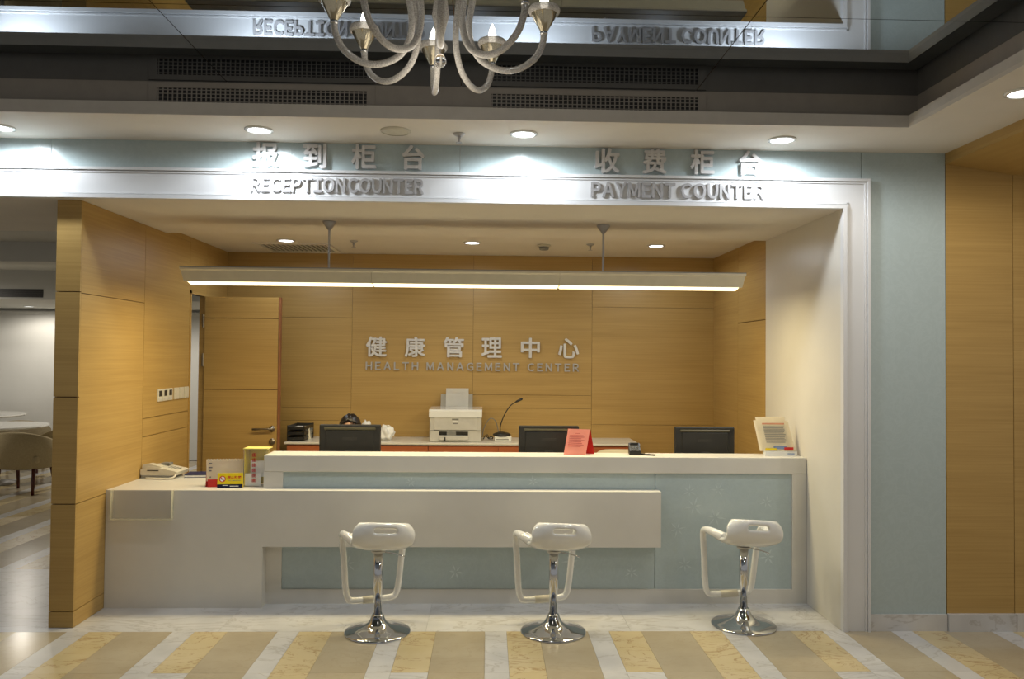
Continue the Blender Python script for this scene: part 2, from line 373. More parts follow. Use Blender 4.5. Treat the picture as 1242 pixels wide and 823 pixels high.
# ceilings of the recess
bm = B(LEFT, XJ+.14, .02, YM, ZO, ZO+.06)
tag(mesh_obj('ceiling', bm, 'ceil'), 'white front strip of ceiling over the counter', kind='structure')
bm = B(X0, XJ+.14, YM, YB+.1, Z2, Z2+.05); bx(bm, X0, XJ+.14, YM-.03, YM, ZO+.06, Z2+.05)
tag(mesh_obj('ceiling', bm, 'ceil'), 'white raised ceiling over the staff area', kind='structure')
# the room beyond the partition
bm = B(LEFT, X0, 1.30, 5.5, Z2+.10, Z2+.16); bx(bm, LEFT, X0, 1.27, 1.30, ZO+.06, Z2+.16)
bx(bm, LEFT, X0, 2.9, 3.15, 2.46, Z2+.10); bx(bm, LEFT, X0, 5.5, 7.6, 2.27, 2.8)
tag(mesh_obj('ceiling', bm, 'roomwall'), 'grey ceiling with beams in the seating room at left', kind='structure')
bm = B(LEFT, X0+.1, 7.5, 7.6, 0, 2.27); bx(bm, LEFT, -2.5, 7.44, 7.5, 2.19, 2.23)
tag(mesh_obj('wall_far', bm, 'roomwall'), 'pale grey end wall of the seating room', kind='structure')
bm = B(X0, X0+.1, YB+.1, 7.5, 0, 2.8); tag(mesh_obj('wall_inner', bm, 'roomwall'), 'pale side wall of the seating room', kind='structure')
bm = B(LEFT-.1, LEFT, .02, 7.6, 0, 2.8); tag(mesh_obj('wall_outer', bm, 'roomwall'), 'outer side wall of the seating room', kind='structure')
# ---- door
dr = thing('door_1', 'honey wood door standing open against the back wall', None, (XL, 2.13, 0), kind='structure')
lf = box('door_leaf', (.004, .64, -.018, .018, .008, 2.088), 'wood_dark', dr)
for a, c in ((.008, 1.303), (1.309, 1.906), (1.912, 2.088)): box('panel', (.004, .622, -.024, -.018, a, c), 'wood', lf)
box('edge_strip', (.626, .641, -.024, .02, .008, 2.088), 'edge_wood', lf)
hd = mesh_obj('door_handle', lathe([(.026, 0), (.026, .008), (.010, .010), (.010, .05)], 20), 'brass_steel', lf, True); hd.rotation_euler = (PI/2, 0, 0); hd.location = (.585, -.024, .978)
lv = mesh_obj('lever', tube([(.585, -.07, .978), (.56, -.074, .979), (.43, -.072, .975)], .009, 10), 'brass_steel', lf, True)
lk = mesh_obj('lock_rose', lathe([(.026, 0), (.026, .01), (.012, .014)], 20), 'brass_steel', lf, True); lk.rotation_euler = (PI/2, 0, 0); lk.location = (.585, -.024, .87)
for z in (1.50, 1.83, .3): mesh_obj('hinge', lathe([(.009, 0), (.009, .11)], 10, c=(-.006, -.026, z)), 'brass_steel', dr)
bm = B(-.141, .008, -.355, -.33, 0, 2.115); bx(bm, -.05, -.002, .0, .035, 0, 2.115); bx(bm, -.05, .008, -.355, .035, 2.09, 2.115)
mesh_obj('door_frame', bm, 'wood', dr)

# ================================================================== LIGHTS IN THE CEILING
def spot(parent, loc, power, color, angle=120, blend=.7, rad=.05):
    d = bpy.data.lights.new('lamp_light', 'SPOT'); d.energy = power; d.color = color; d.spot_size = math.radians(angle); d.spot_blend = blend; d.shadow_soft_size = rad
    o = bpy.data.objects.new('lamp_light', d); COL.objects.link(o); o.parent = parent; o.location = loc; return o
def downlight(x, y, z, r, power, color, label, group, lens='lens_cool', angle=177, blend=.4):
    t = thing('ceiling_downlight', label, 'downlight', (x, y, z), group=group)
    mesh_obj('ring', lathe([(r, 0), (r*1.25, 0), (r*1.25, -.006), (r*1.02, -.010), (r*.98, -.004), (r, 0)], 28, cap=False), 'gloss_white', t, True)
    mesh_obj('lens', lathe([(0, -.003), (r*.98, -.003), (r*.98, 0)], 28), lens, t)
    spot(t, (0, 0, -.03), power, color, angle, blend, r*.8); return t
G = 'soffit downlights'
downlight(-2.717, -.215, ZS, .062, P_SOFFIT, COOL, 'soffit downlight at the far left edge above the trim', G)
downlight(-1.284, -.255, ZS, .062, P_SOFFIT, COOL, 'soffit downlight above the RECEPTION sign', G)
downlight(.184, -.265, ZS, .062, P_SOFFIT, COOL, 'soffit downlight between the two counter signs', G)
downlight(1.654, -.235, ZS, .062, P_SOFFIT, COOL, 'soffit downlight above the end of the PAYMENT sign', G)
downlight(2.464, -1.085, ZS, .062, P_LOBBY, NEUT, 'soffit downlight at the right edge of the picture', G)
downlight(2.464, -2.5, ZS, .062, P_LOBBY, NEUT, 'added unseen soffit downlight on the right strip, second from the corner', G); downlight(2.464, -3.9, ZS, .062, P_LOBBY, NEUT, 'added unseen soffit downlight on the right strip, third from the corner', G)  # both lamps added out of view to light the lobby
G = 'staff area downlights'
downlight(-1.669, 1.87, Z2, .060, P_RECESS, COOL, 'staff area downlight beside the air vent', G)
downlight(-.141, 1.86, Z2, .060, P_RECESS, COOL, 'middle downlight of the staff area ceiling', G)
downlight(1.391, 1.90, Z2, .060, P_RECESS, COOL, 'staff area downlight nearest the right wood wall', G)
G = 'added seating room downlights'  # lamps added out of view to brighten the seating room
for i, (x, y) in enumerate(((-7.2, 4.4), (-4.6, 6.0))):
    downlight(x, y, Z2+.10 if y < 5.5 else 2.27, .06, P_ROOM, NEUT, ('added unseen seating room ceiling downlight above the white tables', 'added unseen seating room bulkhead downlight behind the wood partition')[i], G)
downlight(-6.6, 6.9, 2.27, .06, P_ROOM*.5, NEUT, 'added unseen seating room downlight over the end wall', 'added seating room downlights')

# ---- pendant tube lamp
pl = thing('pendant_lamp', 'long three-section pendant tube lamp hung over the counter', 'pendant lamp', (-.155, .70, 0))
hw = 1.875
def sect(x0, x1): return prism([(-.115, 2.168), (-.115, 2.158), (-.100, 2.150), (-.085, 2.088), (.085, 2.088), (.100, 2.150), (.115, 2.158), (.115, 2.168)], 'x', x0, x1)
for k in range(3):
    x0 = -hw+k*2*hw/3; x1 = x0+2*hw/3
    bm = prism([(-.122, 2.172), (-.122, 2.160), (-.108, 2.150), (-.086, 2.082), (.086, 2.082), (.108, 2.150), (.122, 2.160), (.122, 2.172)], 'x', x0+.001, x1-.001)
    for v in bm.verts:
        if abs(abs(v.co.x)-hw) < .01 and v.co.z < 2.155: v.co.x -= math.copysign(.004+.012*(2.15-v.co.z)/.07, v.co.x)
    h = mesh_obj('housing', bm, 'lampbody', pl)
    q = prism([(-.078+.156*i/8, 2.082-.016*math.sin(PI*i/8)) for i in range(9)], 'x', x0+.008+(.03 if k == 0 else 0), x1-.008-(.03 if k == 2 else 0))
    mesh_obj('lens', q, 'lens_warm', h, False)
    d = bpy.data.lights.new('tube_light', 'AREA'); d.shape = 'RECTANGLE'; d.size = 2*hw/3-.1; d.size_y = .15; d.energy = P_PENDANT/3; d.color = WARM
    lo = bpy.data.objects.new('tube_light', d); COL.objects.link(lo); lo.parent = pl; lo.location = ((x0+x1)/2, 0, 2.062)
box('top_rail', (-hw, hw, -.123, .123, 2.172, 2.178), 'grey', pl)
for x in (-.926, .929):
    rd = mesh_obj('rod', lathe([(.007, 2.178), (.007, 2.45)], 10, c=(x, 0, 0)), 'steel', pl)
    mesh_obj('ceiling_cup', lathe([(.010, 2.445), (.045, 2.495), (.045, ZO)], 24, c=(x, 0, 0)), 'steel', pl, True)

# ---- small ceiling fittings
t = thing('ceiling_speaker', 'round flush ceiling speaker grille in the soffit', 'speaker', (-.526, -.278, ZS))
mesh_obj('rim', lathe([(.07, 0), (.083, 0), (.083, -.006), (.070, -.010)], 32, cap=False), 'ivory', t, True)
mesh_obj('grille', lathe([(0, -.009), (.07, -.008), (.07, 0)], 32), 'ivory', t)
def sprinkler(x, y, z, label):
    t = thing('sprinkler_head', label, 'sprinkler', (x, y, z), group='sprinkler heads')
    mesh_obj('escutcheon', lathe([(.034, 0), (.034, -.004), (.016, -.016)], 20), 'steel', t, True)
    mesh_obj('body', lathe([(.009, -.014), (.009, -.032), (.005, -.04), (.005, -.05)], 12), 'steel', t, True)
    mesh_obj('deflector', lathe([(.018, -.05), (.018, -.053), (0, -.053)], 16), 'steel', t)
sprinkler(-.176, -.243, ZS, 'chrome sprinkler head on the soffit')
sprinkler(-1.116, 1.866, Z2, 'sprinkler head on the staff ceiling left of centre'); sprinkler(.837, 1.877, Z2, 'sprinkler head on the staff ceiling right of centre')
t = thing('smoke_detector', 'round white smoke detector on the staff area ceiling', 'detector', (.458, 1.961, Z2))
mesh_obj('base', lathe([(.055, 0), (.055, -.012), (.05, -.016)], 24), 'ivory', t, True)
mesh_obj('chamber', lathe([(.042, -.016), (.038, -.04), (.02, -.046), (0, -.046)], 24), 'grey', t, True)
t = thing('air_vent', 'rectangular slatted air vent in the staff area ceiling', 'vent', (-1.67, 2.29, Z2))
bm = bmesh.new()
for d in ((-.32, .32, -.27, -.235, -.012, 0), (-.32, .32, .235, .27, -.012, 0), (-.32, -.285, -.235, .235, -.012, 0), (.285, .32, -.235, .235, -.012, 0)): bx(bm, *d)
mesh_obj('frame', bm, 'ceil', t); box('backing', (-.285, .285, -.235, .235, -.002, 0), 'dark', t)
for i in range(14): box('slat', (-.285+i*.0407+.01, -.285+i*.0407+.026, -.235, .235, -.011, -.003), 'lightgrey', t)
def wall_vent(x0, x1, label):
    t = thing('wall_vent_grille', label, 'vent', (x0, YV, 0), group='vent grilles above the soffit'); W = x1-x0
    bm = bmesh.new()
    for d in ((-.045, W+.045, -.008, 0, 3.022, 3.05), (-.045, W+.045, -.008, 0, ZL, 2.935), (-.045, 0, -.008, 0, 2.935, 3.022), (W, W+.045, -.008, 0, 2.935, 3.022)): bx(bm, *d)
    mesh_obj('frame', bm, 'ventwall', t); box('backing', (0, W, -.002, 0, 2.935, 3.022), 'black', t)
    bm = bmesh.new(); n = 44
    for i in range(n): bx(bm, W*i/n+.004, W*i/n+.010, -.007, -.002, 2.935, 3.022)
    for i in range(4): bx(bm, 0, W, -.006, -.002, 2.95+i*.02, 2.954+i*.02)
    mesh_obj('bars', bm, 'ventwall', t)
wall_vent(-1.783, -.668, 'long vent grille above the RECEPTION sign'); wall_vent(0, 1.127, 'long vent grille above the PAYMENT sign')
t = thing('wall_vent_grille', 'dark slot vent in the seating room bulkhead', 'vent', (-6.4, 5.5, 0))
box('backing', (-1.2, .77, -.004, 0, 2.30, 2.405), 'black', t)
for i in range(5): box('slat', (-1.2, .77, -.010, -.004, 2.305+i*.022, 2.310+i*.022), 'dark', t)

# ================================================================== SIGNS
def sign(label, cat='lettering'): return thing('sign_lettering', label, cat)
YG, YT = .008, -.006
s = sign('raised steel Chinese characters above the RECEPTION COUNTER letters')
for ch, a, b_ in (('报', -1.390, -1.241), ('到', -1.098, -.960), ('柜', -.814, -.671), ('台', -.518, -.388)): put_letter(ch, a, b_, 2.694, 2.842, YG, .024, 'letter_steel_lit', s, .025)
s = sign('raised steel Chinese characters above the PAYMENT COUNTER letters')
for ch, a, b_ in (('收', .618, .766), ('费', .904, 1.046), ('柜', 1.189, 1.332), ('台', 1.480, 1.614)): put_letter(ch, a, b_, 2.694, 2.842, YG, .024, 'letter_steel_lit', s, .025)
s = sign('raised steel letters reading RECEPTION COUNTER on the white trim')
put_line('RECEPTION COUNTER', -1.395, -.390, 2.552, 2.640, YT, .013, 'letter_steel', s, .032, .07, .04)
s = sign('raised steel letters reading PAYMENT COUNTER on the white trim')
put_line('PAYMENT COUNTER', .595, 1.633, 2.550, 2.640, YT, .013, 'letter_steel', s, .032, .08, .18)
s = sign('raised grey Chinese characters on the wood back wall')
for ch, a, b_ in (('健', -1.128, -.939), ('康', -.772, -.584), ('管', -.417, -.227), ('理', -.065, .124), ('中', .300, .475), ('心', .645, .839)): put_letter(ch, a, b_, 1.593, 1.780, YB, .026, 'letter_steel_lit', s, .020)
s = sign('raised grey letters reading HEALTH MANAGEMENT CENTER on the wood back wall')
put_line('HEALTH MANAGEMENT CENTER', -1.130, .840, 1.470, 1.545, YB, .016, 'letter_steel', s, .022, .30, .22)

# ================================================================== COUNTER
ct = thing('reception_counter', 'long white reception counter with teal glass front panels and lower writing ledge', 'counter', (0, 0, 0))
YC, ZC, ZD, YF = .52, .953, .74, .43
bm = B(-1.444, -1.322, YC, .745, ZD, .846); bx(bm, -1.444, -1.322, YC, .60, 0, ZD); bx(bm, 2.008, XJ-.002, YC, .745, 0, .846); bx(bm, -1.322, 2.008, YC, .60, 0, .092); bx(bm, -1.322, 2.008, .56, .745, .092, .846)
mesh_obj('front_frame', bm, 'white', ct)
mesh_obj('counter_top', rbox(-1.444, XJ-.002, YC, .745, .846, ZC, .004), 'white', ct)
gp1 = box('glass_panel', (-1.322, 1.100, YC+.014, YC+.04, .092, .846), 'glass', ct); gp2 = box('glass_panel', (1.104, 2.008, YC+.014, YC+.04, .092, .846), 'glass', ct)
mesh_obj('lower_ledge', prism([(XL+.002, .0), (-1.420, .0), (-1.420, .385), (1.120, .385), (1.120, ZD), (XL+.002, ZD)], 'y', YF, YC), 'white', ct)
bm = rbox(XL+.002, -1.444, YC+.001, 1.15, ZD-.04, ZD, .003); mesh_obj('desk_return', bm, 'white', ct)
box('desk_surface', (-1.444, XJ-.002, .745, 1.15, ZD-.04, ZD), 'white', ct)
box('return_back', (XL+.002, -1.444, YC+.001, YC+.02, 0, ZD-.04), 'white', ct); box('desk_support', (XJ-.03, XJ-.004, .75, 1.12, 0, ZD-.04), 'white', ct); box('desk_support', (.42, .46, .75, 1.12, 0, ZD-.04), 'white', ct)
def blossom(parent, x, z, r, y, a0):
    bm = bmesh.new()
    for k in range(6):
        a = a0+k*PI/3; c, s_ = math.cos(a), math.sin(a); n = (-s_, c); L = r*(1 if k % 2 else .75)
        pts = [(.12*r*c, .12*r*s_), (.5*L*c+.09*r*n[0], .5*L*s_+.09*r*n[1]), (L*c, L*s_), (.5*L*c-.09*r*n[0], .5*L*s_-.09*r*n[1])]
        A = [bm.verts.new((x+p[0], y, z+p[1])) for p in pts]; C = [bm.verts.new((x+p[0], y-.0008, z+p[1])) for p in pts]
        bm.faces.new(C); bm.faces.new(A[::-1])
        for i in range(4): bm.faces.new((A[i], A[(i+1)%4], C[(i+1)%4], C[i]))
    mesh_obj('etched_blossom', bm, 'etch', parent)
for x, z, r, a in ((1.36, .63, .07, .2), (1.50, .56, .075, .9), (1.33, .73, .05, .5), (1.52, .74, .055, 0), (1.25, .48, .06, 1.3), (1.84, .66, .05, .3), (1.30, .25, .06, .6), (1.85, .30, .06, .1), (1.70, .42, .05, .8)): blossom(gp2, x, z, r, YC+.0135, a)
for x, z, r, a in ((-.9, .25, .06, .3), (-.2, .2, .06, .9), (.55, .27, .06, .1), (.95, .2, .05, .5), (-.5, .78, .04, .2), (.3, .79, .04, .7)): blossom(gp1, x, z, r, YC+.0135, a)
for x, z, r, a in ((-2.63, 2.775, .05, .3), (-1.17, 2.77, .05, .7), (.17, 2.765, .05, .1)): blossom(wf, x, z, r, .0075, a)
# clear acrylic pocket hung on the left block
t = thing('acrylic_pocket', 'clear acrylic leaflet pocket hung on the counter front at left', 'leaflet holder', (-2.169, YF, 0))
box('front_plate', (-.19, .19, -.045, -.041, .565, .742), 'acrylic_tint', t); box('base_plate', (-.19, .19, -.045, -.001, .561, .565), 'acrylic_edge', t)
for x in (-.19, .186): box('side_plate', (x, x+.004, -.041, -.001, .565, .742), 'acrylic_edge', t)

# ---- back cabinet run
bc = thing('back_cabinet', 'low cherry wood cabinet along the back wall', 'cabinet', (0, 0, 0))
box('body', (-1.72, 1.30, 2.21, YB-.002, .05, .840), 'cab_wood', bc)
for i in range(5):
    x0 = -1.72+i*.604; d = box('cabinet_door', (x0+.003, x0+.601, 2.19, 2.21, .06, .834), 'cab_wood', bc)
    mesh_obj('handle', tube([(x0+.55, 2.19, .5), (x0+.55, 2.165, .5), (x0+.55, 2.165, .62), (x0+.55, 2.19, .62)], .005, 8), 'steel', d)
wt = box('cabinet_worktop', (-1.74, 1.32, 2.17, YB-.002, .840, .858), 'white', None, .004); tag(wt, 'white worktop on the cherry back cabinet', 'worktop')

# ================================================================== STOOLS
def make_stool():
    t = thing('bar_stool', 'white glossy bar stool', 'bar stool', group='bar stools at the counter')
    mesh_obj('base', lathe([(.19, 0), (.192, .006), (.185, .012), (.13, .022), (.08, .038), (.05, .062), (.036, .092), (.031, .105), (0, .105)], 48), 'chrome', t, True)
    mesh_obj('pole', lathe([(.024, .10), (.024, .24), (.0275, .245), (.0275, .47), (0, .47)], 24), 'chrome', t, True)
    mesh_obj('height_lever', tube(smooth_path([(.02, 0, .462), (.09, -.02, .452), (.15, -.03, .432)], 3), .004, 8), 'chrome', t, True)
    mesh_obj('mounting_plate', lathe([(.04, .462), (.045, .474), (0, .474)], 20), 'lightgrey', t)
    prof = [(.165, .512, .120), (.150, .502, .150), (.105, .492, .163), (.04, .487, .170), (-.03, .489, .173), (-.085, .499, .176), (-.128, .522, .178), (-.152, .556, .178), (-.160, .582, .178), (-.163, .604, .177), (-.163, .628, .170), (-.156, .647, .150), (-.140, .652, .140)]
    N = 16; bm = bmesh.new(); rows = []
    for i, (y, z, hwid) in enumerate(prof):
        tl = max(0, min(1, (z-.50)/.12)); row = []
        for k in range(N+1):
            u = -1+2*k/N; e = abs(u)**3.4
            row.append(bm.verts.new((u*hwid, y+tl*.055*e, z+(1-tl)*.032*e+(tl*.012*-e))))
        rows.append(row)
    for i in range(len(rows)-1):
        for k in range(N):
            if i == 9 and 5 <= k <= 10: continue
            bm.faces.new((rows[i][k], rows[i][k+1], rows[i+1][k+1], rows[i+1][k]))
    o = mesh_obj('seat', bm, 'gloss_white', t, True)
    o.matrix_basis = Matrix.Translation((0, 0, .5)) @ Matrix.Rotation(math.radians(4.5), 4, 'Y') @ Matrix.Translation((0, 0, -.5))
    so = o.modifiers.new('thick', 'SOLIDIFY'); so.thickness = .026; so.offset = 0
    ss = o.modifiers.new('soft', 'SUBSURF'); ss.levels = ss.render_levels = 2
    path = smooth_path([(-.14, -.03, .535), (-.178, .05, .555), (-.190, .13, .552), (-.188, .165, .515), (-.175, .18, .40), (-.160, .195, .22), (-.145, .2, .155), (-.115, .2, .135), (0, .2, .132), (.115, .2, .135), (.145, .2, .155), (.160, .195, .22), (.175, .18, .40), (.188, .165, .515), (.190, .13, .552), (.178, .05, .555), (.14, -.03, .535)], 5)
    n_ = len(path); mesh_obj('footrest_loop', tube(path, [.0195+.012*max(0, 1-min(i, n_-1-i)/9) for i in range(n_)], 12), 'gloss_white', t, True)
    g = mesh_obj('footrest_grip', lathe([(.0225, -.055), (.0225, .055)], 14), 'ivory', t, True)
    g.rotation_euler = (0, PI/2, 0); g.location = (0, .2, .132)
    return t
st = make_stool(); st.location = (-.628, -.01, 0); st.rotation_euler[2] = math.radians(18); st['label'] = 'white bar stool nearest the desk telephone, leftmost of three'
copy_thing(st, (.393, -.008, 0), math.radians(13), 'white bar stool in the middle of the three')
copy_thing(st, (1.55, .10, 0), math.radians(9), 'white bar stool in front of the right glass panel, rightmost of three')

# ================================================================== CHANDELIER
CX, CY = -.176, -1.95
ch = thing('chandelier', 'blown glass chandelier with curled ribbed arms and candle bulbs', 'chandelier', (CX, CY, .033))
mesh_obj('stem', lathe([(.012, 2.66), (.02, 2.70), (.03, 2.74), (.022, 2.80), (.04, 2.86), (.05, 2.90), (.025, 2.96), (.012, 2.98), (.012, 3.0), (.07, 3.01), (.07, ZM-.033)], 24), 'ribbed', ch, True)
mesh_obj('hub', lathe([(.0, 2.80), (.05, 2.815), (.06, 2.84), (.05, 2.865), (0, 2.87)], 24), 'chrome', ch, True)
cr = mesh_obj('crystal_drop', lathe([(0, 2.560), (.012, 2.562), (.021, 2.574), (.022, 2.584), (.016, 2.598), (.006, 2.607), (0, 2.61)], 20), 'crystal', ch, True)
mesh_obj('crystal_bead', lathe([(0, 2.622), (.007, 2.625), (.009, 2.632), (.007, 2.639), (0, 2.642)], 14), 'crystal', ch, True)
mesh_obj('chain', lathe([(.0015, 2.605), (.0015, 2.665)], 6), 'chrome', ch)
for az in (2, 60, 98, 145, 187, 232, 274, 322):
    a = math.radians(az); c, s_ = math.cos(a), math.sin(a)
    def pt(r, z): return (r*c, r*s_, z)
    prof = [(.03, 2.84), (.055, 2.90), (.085, 2.915), (.115, 2.88), (.110, 2.80), (.098, 2.72), (.105, 2.65), (.140, 2.59), (.205, 2.558), (.268, 2.562), (.325, 2.60), (.352, 2.65), (.358, 2.688)]
    arm = mesh_obj('arm', tube(smooth_path([pt(*p) for p in prof], 5), .0115, 10), 'ribbed', ch, True)
    ctr = pt(.358, 0)
    mesh_obj('collar', lathe([(.012, 2.684), (.014, 2.69), (.012, 2.698)], 14, c=ctr), 'chrome', arm, True)
    cup = mesh_obj('cup', lathe([(.012, 2.696), (.046, 2.757), (.046, 2.758), (.010, 2.700)], 20, c=ctr, cap=False), 'cup', ch, True)
    mesh_obj('cup_rim', lathe([(.044, 2.756), (.053, 2.760), (.056, 2.770), (.052, 2.780), (.044, 2.780), (.044, 2.756)], 24, c=ctr, cap=False), 'ribbed', cup, True)
    mesh_obj('candle_bulb', lathe([(.010, 2.70), (.011, 2.775), (.014, 2.785), (.0155, 2.80), (.011, 2.822), (.004, 2.840), (0, 2.848)], 14, c=ctr), 'bulb', ch, True)
d = bpy.data.lights.new('chandelier_glow', 'POINT'); d.energy = 6; d.color = (1, .9, .75); d.shadow_soft_size = .3
o = bpy.data.objects.new('chandelier_glow', d); COL.objects.link(o); o.parent = ch; o.location = (0, 0, 2.46)

# ================================================================== THINGS ON THE COUNTER
def monitor(x, label):
    t = thing('computer_monitor', label, 'monitor', (x, .97, ZD), group='monitors behind the counter')
    mesh_obj('foot', rbox(-.11, .11, -.075, .075, 0, .014, .005), 'black', t); box('neck', (-.03, .03, -.03, .0, .014, .20), 'black', t, .004)
    s_ = mesh_obj('shell', rbox(-.214, .214, -.022, .016, .085, .376, .008), 'black', t)
    mesh_obj('rear_bulge', rbox(-.165, .165, -.027, -.02, .11, .335, .004), 'black', s_)
    mesh_obj('top_ridge', rbox(-.18, .18, -.030, -.02, .338, .356, .005), 'ridge_highlight', s_)
    box('badge', (-.05, .05, -.0285, -.027, .268, .288), 'dark', s_); box('screen', (-.2, .2, .016, .018, .10, .362), 'black', t)
monitor(-.968, 'black monitor with a dark-haired head showing behind it'); monitor(.433, 'black monitor half behind the pink folded card'); monitor(1.545, 'black monitor beside the leaflet stand, nearest the right wall')

# pink folded card
t = thing('tent_card', 'pink folded card standing on the counter top', 'card', (.590, .635, ZC), math.radians(-15))
def leaf_(name, y0, y1, mat, x0=-.078, x1=.07, h=.168, sh=.02, th=.002, z0=0):
    bm = bmesh.new(); v = [bm.verts.new(p) for p in ((x0, y0, z0), (x1, y0, z0), (x1+sh, y1, h), (x0+sh, y1, h))]; bm.faces.new(v)
    bmesh.ops.solidify(bm, geom=bm.faces[:], thickness=th); return mesh_obj(name, bm, mat, t)
fr = leaf_('front_leaf', -.03, .03, 'pink'); leaf_('back_leaf', .075, .032, 'red', -.04, .115, .166, -.022)
def printed(parent, x0, x1, zrows, mat, yfun, shfun, hh=.004):
    bm = bmesh.new()
    for z, a, c in zrows:
        bx(bm, x0+a*(x1-x0)+shfun(z), x0+c*(x1-x0)+shfun(z), yfun(z)-.0022, yfun(z)-.0014, z, z+hh)
    return mesh_obj('print', bm, mat, parent)
rows = [(.138, .35, .6)]+[(.125-i*.010, .08, .9-.3*random.random()) for i in range(8)]
printed(fr, -.07, .06, rows, 'pinkink', lambda z: -.03+.06*z/.168, lambda z: .02*z/.168, .003)
# card terminal, pen
t = thing('card_terminal', 'small black card payment terminal on the counter', 'card terminal', (.99, .672, ZC), math.radians(-6))
mesh_obj('body', prism([(-.06, 0), (.06, 0), (.06, .062), (.04, .072), (-.015, .052), (-.06, .03)], 'x', -.037, .037), 'black', t)
box('screen', (-.027, .027, .012, .038, .058, .074), 'dark', t)
bm = bmesh.new()
for i in range(3):
    for j in range(3): bx(bm, -.023+i*.018, -.013+i*.018, -.053+j*.016, -.045+j*.016, .030+j*.007, .0385+j*.0075)
mesh_obj('keys', bm, 'grey', t)
t = thing('pen', 'dark pen lying beside the card terminal', 'pen', (1.06, .60, ZC)); 
mesh_obj('barrel', tube([(-.04, .03, .006), (.05, -.015, .006)], .0055, 10), 'black', t, True); mesh_obj('clip', tube([(-.04, .03, .013), (-.01, .015, .013)], .002, 6), 'brass_steel', t)
# leaflet stand
t = thing('leaflet_stand', 'leaflet stand holding cream leaflets against the right wall end', 'leaflet stand', (1.945, .62, ZC))
box('tray', (-.085, .13, -.012, .035, 0, .032), 'gloss_white', t); box('print', (.065, .112, -.0126, -.012, .012, .019), 'blueink', t)
bm = prism([(.026, .03), (.030, .03), (.115, .252), (.111, .252)], 'x', -.115, .09); mesh_obj('back_plate', bm, 'acrylic', t)
lft = []
for k, (xa, xb, h, dy) in enumerate(((-.12, .082, .252, .016), (-.135, .072, .232, .010), (-.112, .098, .228, 0))):
    bm = bmesh.new(); sk = -.025
    v = [bm.verts.new(p) for p in ((xa+.02, .004+dy*.3, .032), (xb+.025, .004+dy*.3, .032), (xb, .075+dy, h), (xa+.0, .075+dy, h))]; bm.faces.new(v)
    bmesh.ops.solidify(bm, geom=bm.faces[:], thickness=.0025); lft.append(mesh_obj('leaflet', bm, 'cream_paper', t))
yf = lambda z: .004+.071*(z-.032)/.196
printed(lft[2], -.10, .085, [(.205, .1, .92)], 'orangeink', yf, lambda z: .02-.02*z/.2, .010)
printed(lft[2], -.10, .085, [(.19-i*.0085, .12, .9-.08*random.random()) for i in range(13)], 'ink', yf, lambda z: .02-.02*z/.2, .003)
printed(lft[2], -.10, .095, [(.052, .3, .75), (.046, .3, .75)], 'blueink', yf, lambda z: .02, .014)
printed(lft[2], -.10, .095, [(.036, 0, .4)], 'yellow', yf, lambda z: .02, .016); printed(lft[2], -.10, .095, [(.036, .66, .98)], 'red', yf, lambda z: .02, .022)
# ---- on the low left desk
t = thing('desk_telephone', 'ivory desk telephone with handset cord at the left end of the counter', 'telephone', (-2.275, .99, ZD), math.radians(-4))
mesh_obj('foot', rbox(-.115, .095, -.09, .10, 0, .022, .004), 'grey', t)
bm = prism([(-.118, .022), (.13, .022), (.14, .045), (.12, .052), (-.04, .083), (-.085, .078), (-.118, .062)], 'y', -.088, .10); mesh_obj('body', bm, 'ivory', t)
bm = prism([(-.11, .07), (-.06, .082), (.02, .072), (.02, .082), (-.06, .100), (-.105, .092)], 'y', -.082, -.025); mesh_obj('handset', bm, 'ivory', t)
box('display', (-.03, .03, .03, .085, .078, .092), 'grey', t); box('slot', (-.07, .01, -.090, -.088, .052, .058), 'dark', t)
bm = bmesh.new()
for i in range(4):
    for j in range(3): bx(bm, .035+i*.02, .049+i*.02, -.01+j*.024, .006+j*.024, .05, .068-.0035*i)
mesh_obj('keys', bm, 'grey', t)
mesh_obj('cord', tube(smooth_path([(.105, -.06, .05), (.13, -.10, .02), (.10, -.125, .008), (0, -.13, .008), (-.06, -.125, .008)], 5), .006, 8), 'ivory', t, True)
t = thing('notebook', 'dark blue notebook lying beside the telephone', 'book', (-2.02, 1.03, ZD), math.radians(6))
box('cover', (-.10, .09, -.075, .075, 0, .004), 'navy', t); box('pages', (-.097, .085, -.073, .073, .004, .017), 'paper', t); box('front_cover', (-.10, .09, -.075, .075, .017, .022), 'navy', t)
t = thing('desk_calendar', 'cream desk calendar tent on the low desk', 'calendar', (-1.718, .60, ZD), math.radians(7))
box('foot_strip', (-.10, .02, -.036, -.033, 0, .05), 'red', t)
def slab(name, pts, mat, par, th=.002):
    bm = bmesh.new(); bm.faces.new([bm.verts.new(p) for p in pts]); bmesh.ops.solidify(bm, geom=bm.faces[:], thickness=th); return mesh_obj(name, bm, mat, par)
slab('easel', [(-.115, .075, 0), (.115, .075, 0), (.115, .01, .17), (-.115, .01, .17)], 'grey', t)
slab('easel', [(-.115, -.026, 0), (.115, -.026, 0), (.115, .006, .17), (-.115, .006, .17)], 'red', t)
pg = slab('page', [(-.107, -.034, .038), (.122, -.034, .038), (.115, .0, .176), (-.118, .0, .176)], 'cream_paper', t)
printed(pg, -.10, .10, [(.145, .0, .1), (.12, 0, .12), (.10, .02, .1), (.06, .05, .1)], 'ink', lambda z: -.034+.034*(z-.038)/.138-.001, lambda z: 0, .008)
sp = bmesh.new()
for i in range(12): tube([(-.105+i*.019, -.006+.008*math.cos(q), .173+.006*math.sin(q)) for q in [k*PI/4 for k in range(9)]], .0012, 5, sp)
mesh_obj('binding', sp, 'steel', t)
t = thing('no_smoking_sign', 'yellow no smoking stand with a navy foot strip', 'sign', (-1.662, .535, ZD), math.radians(6))
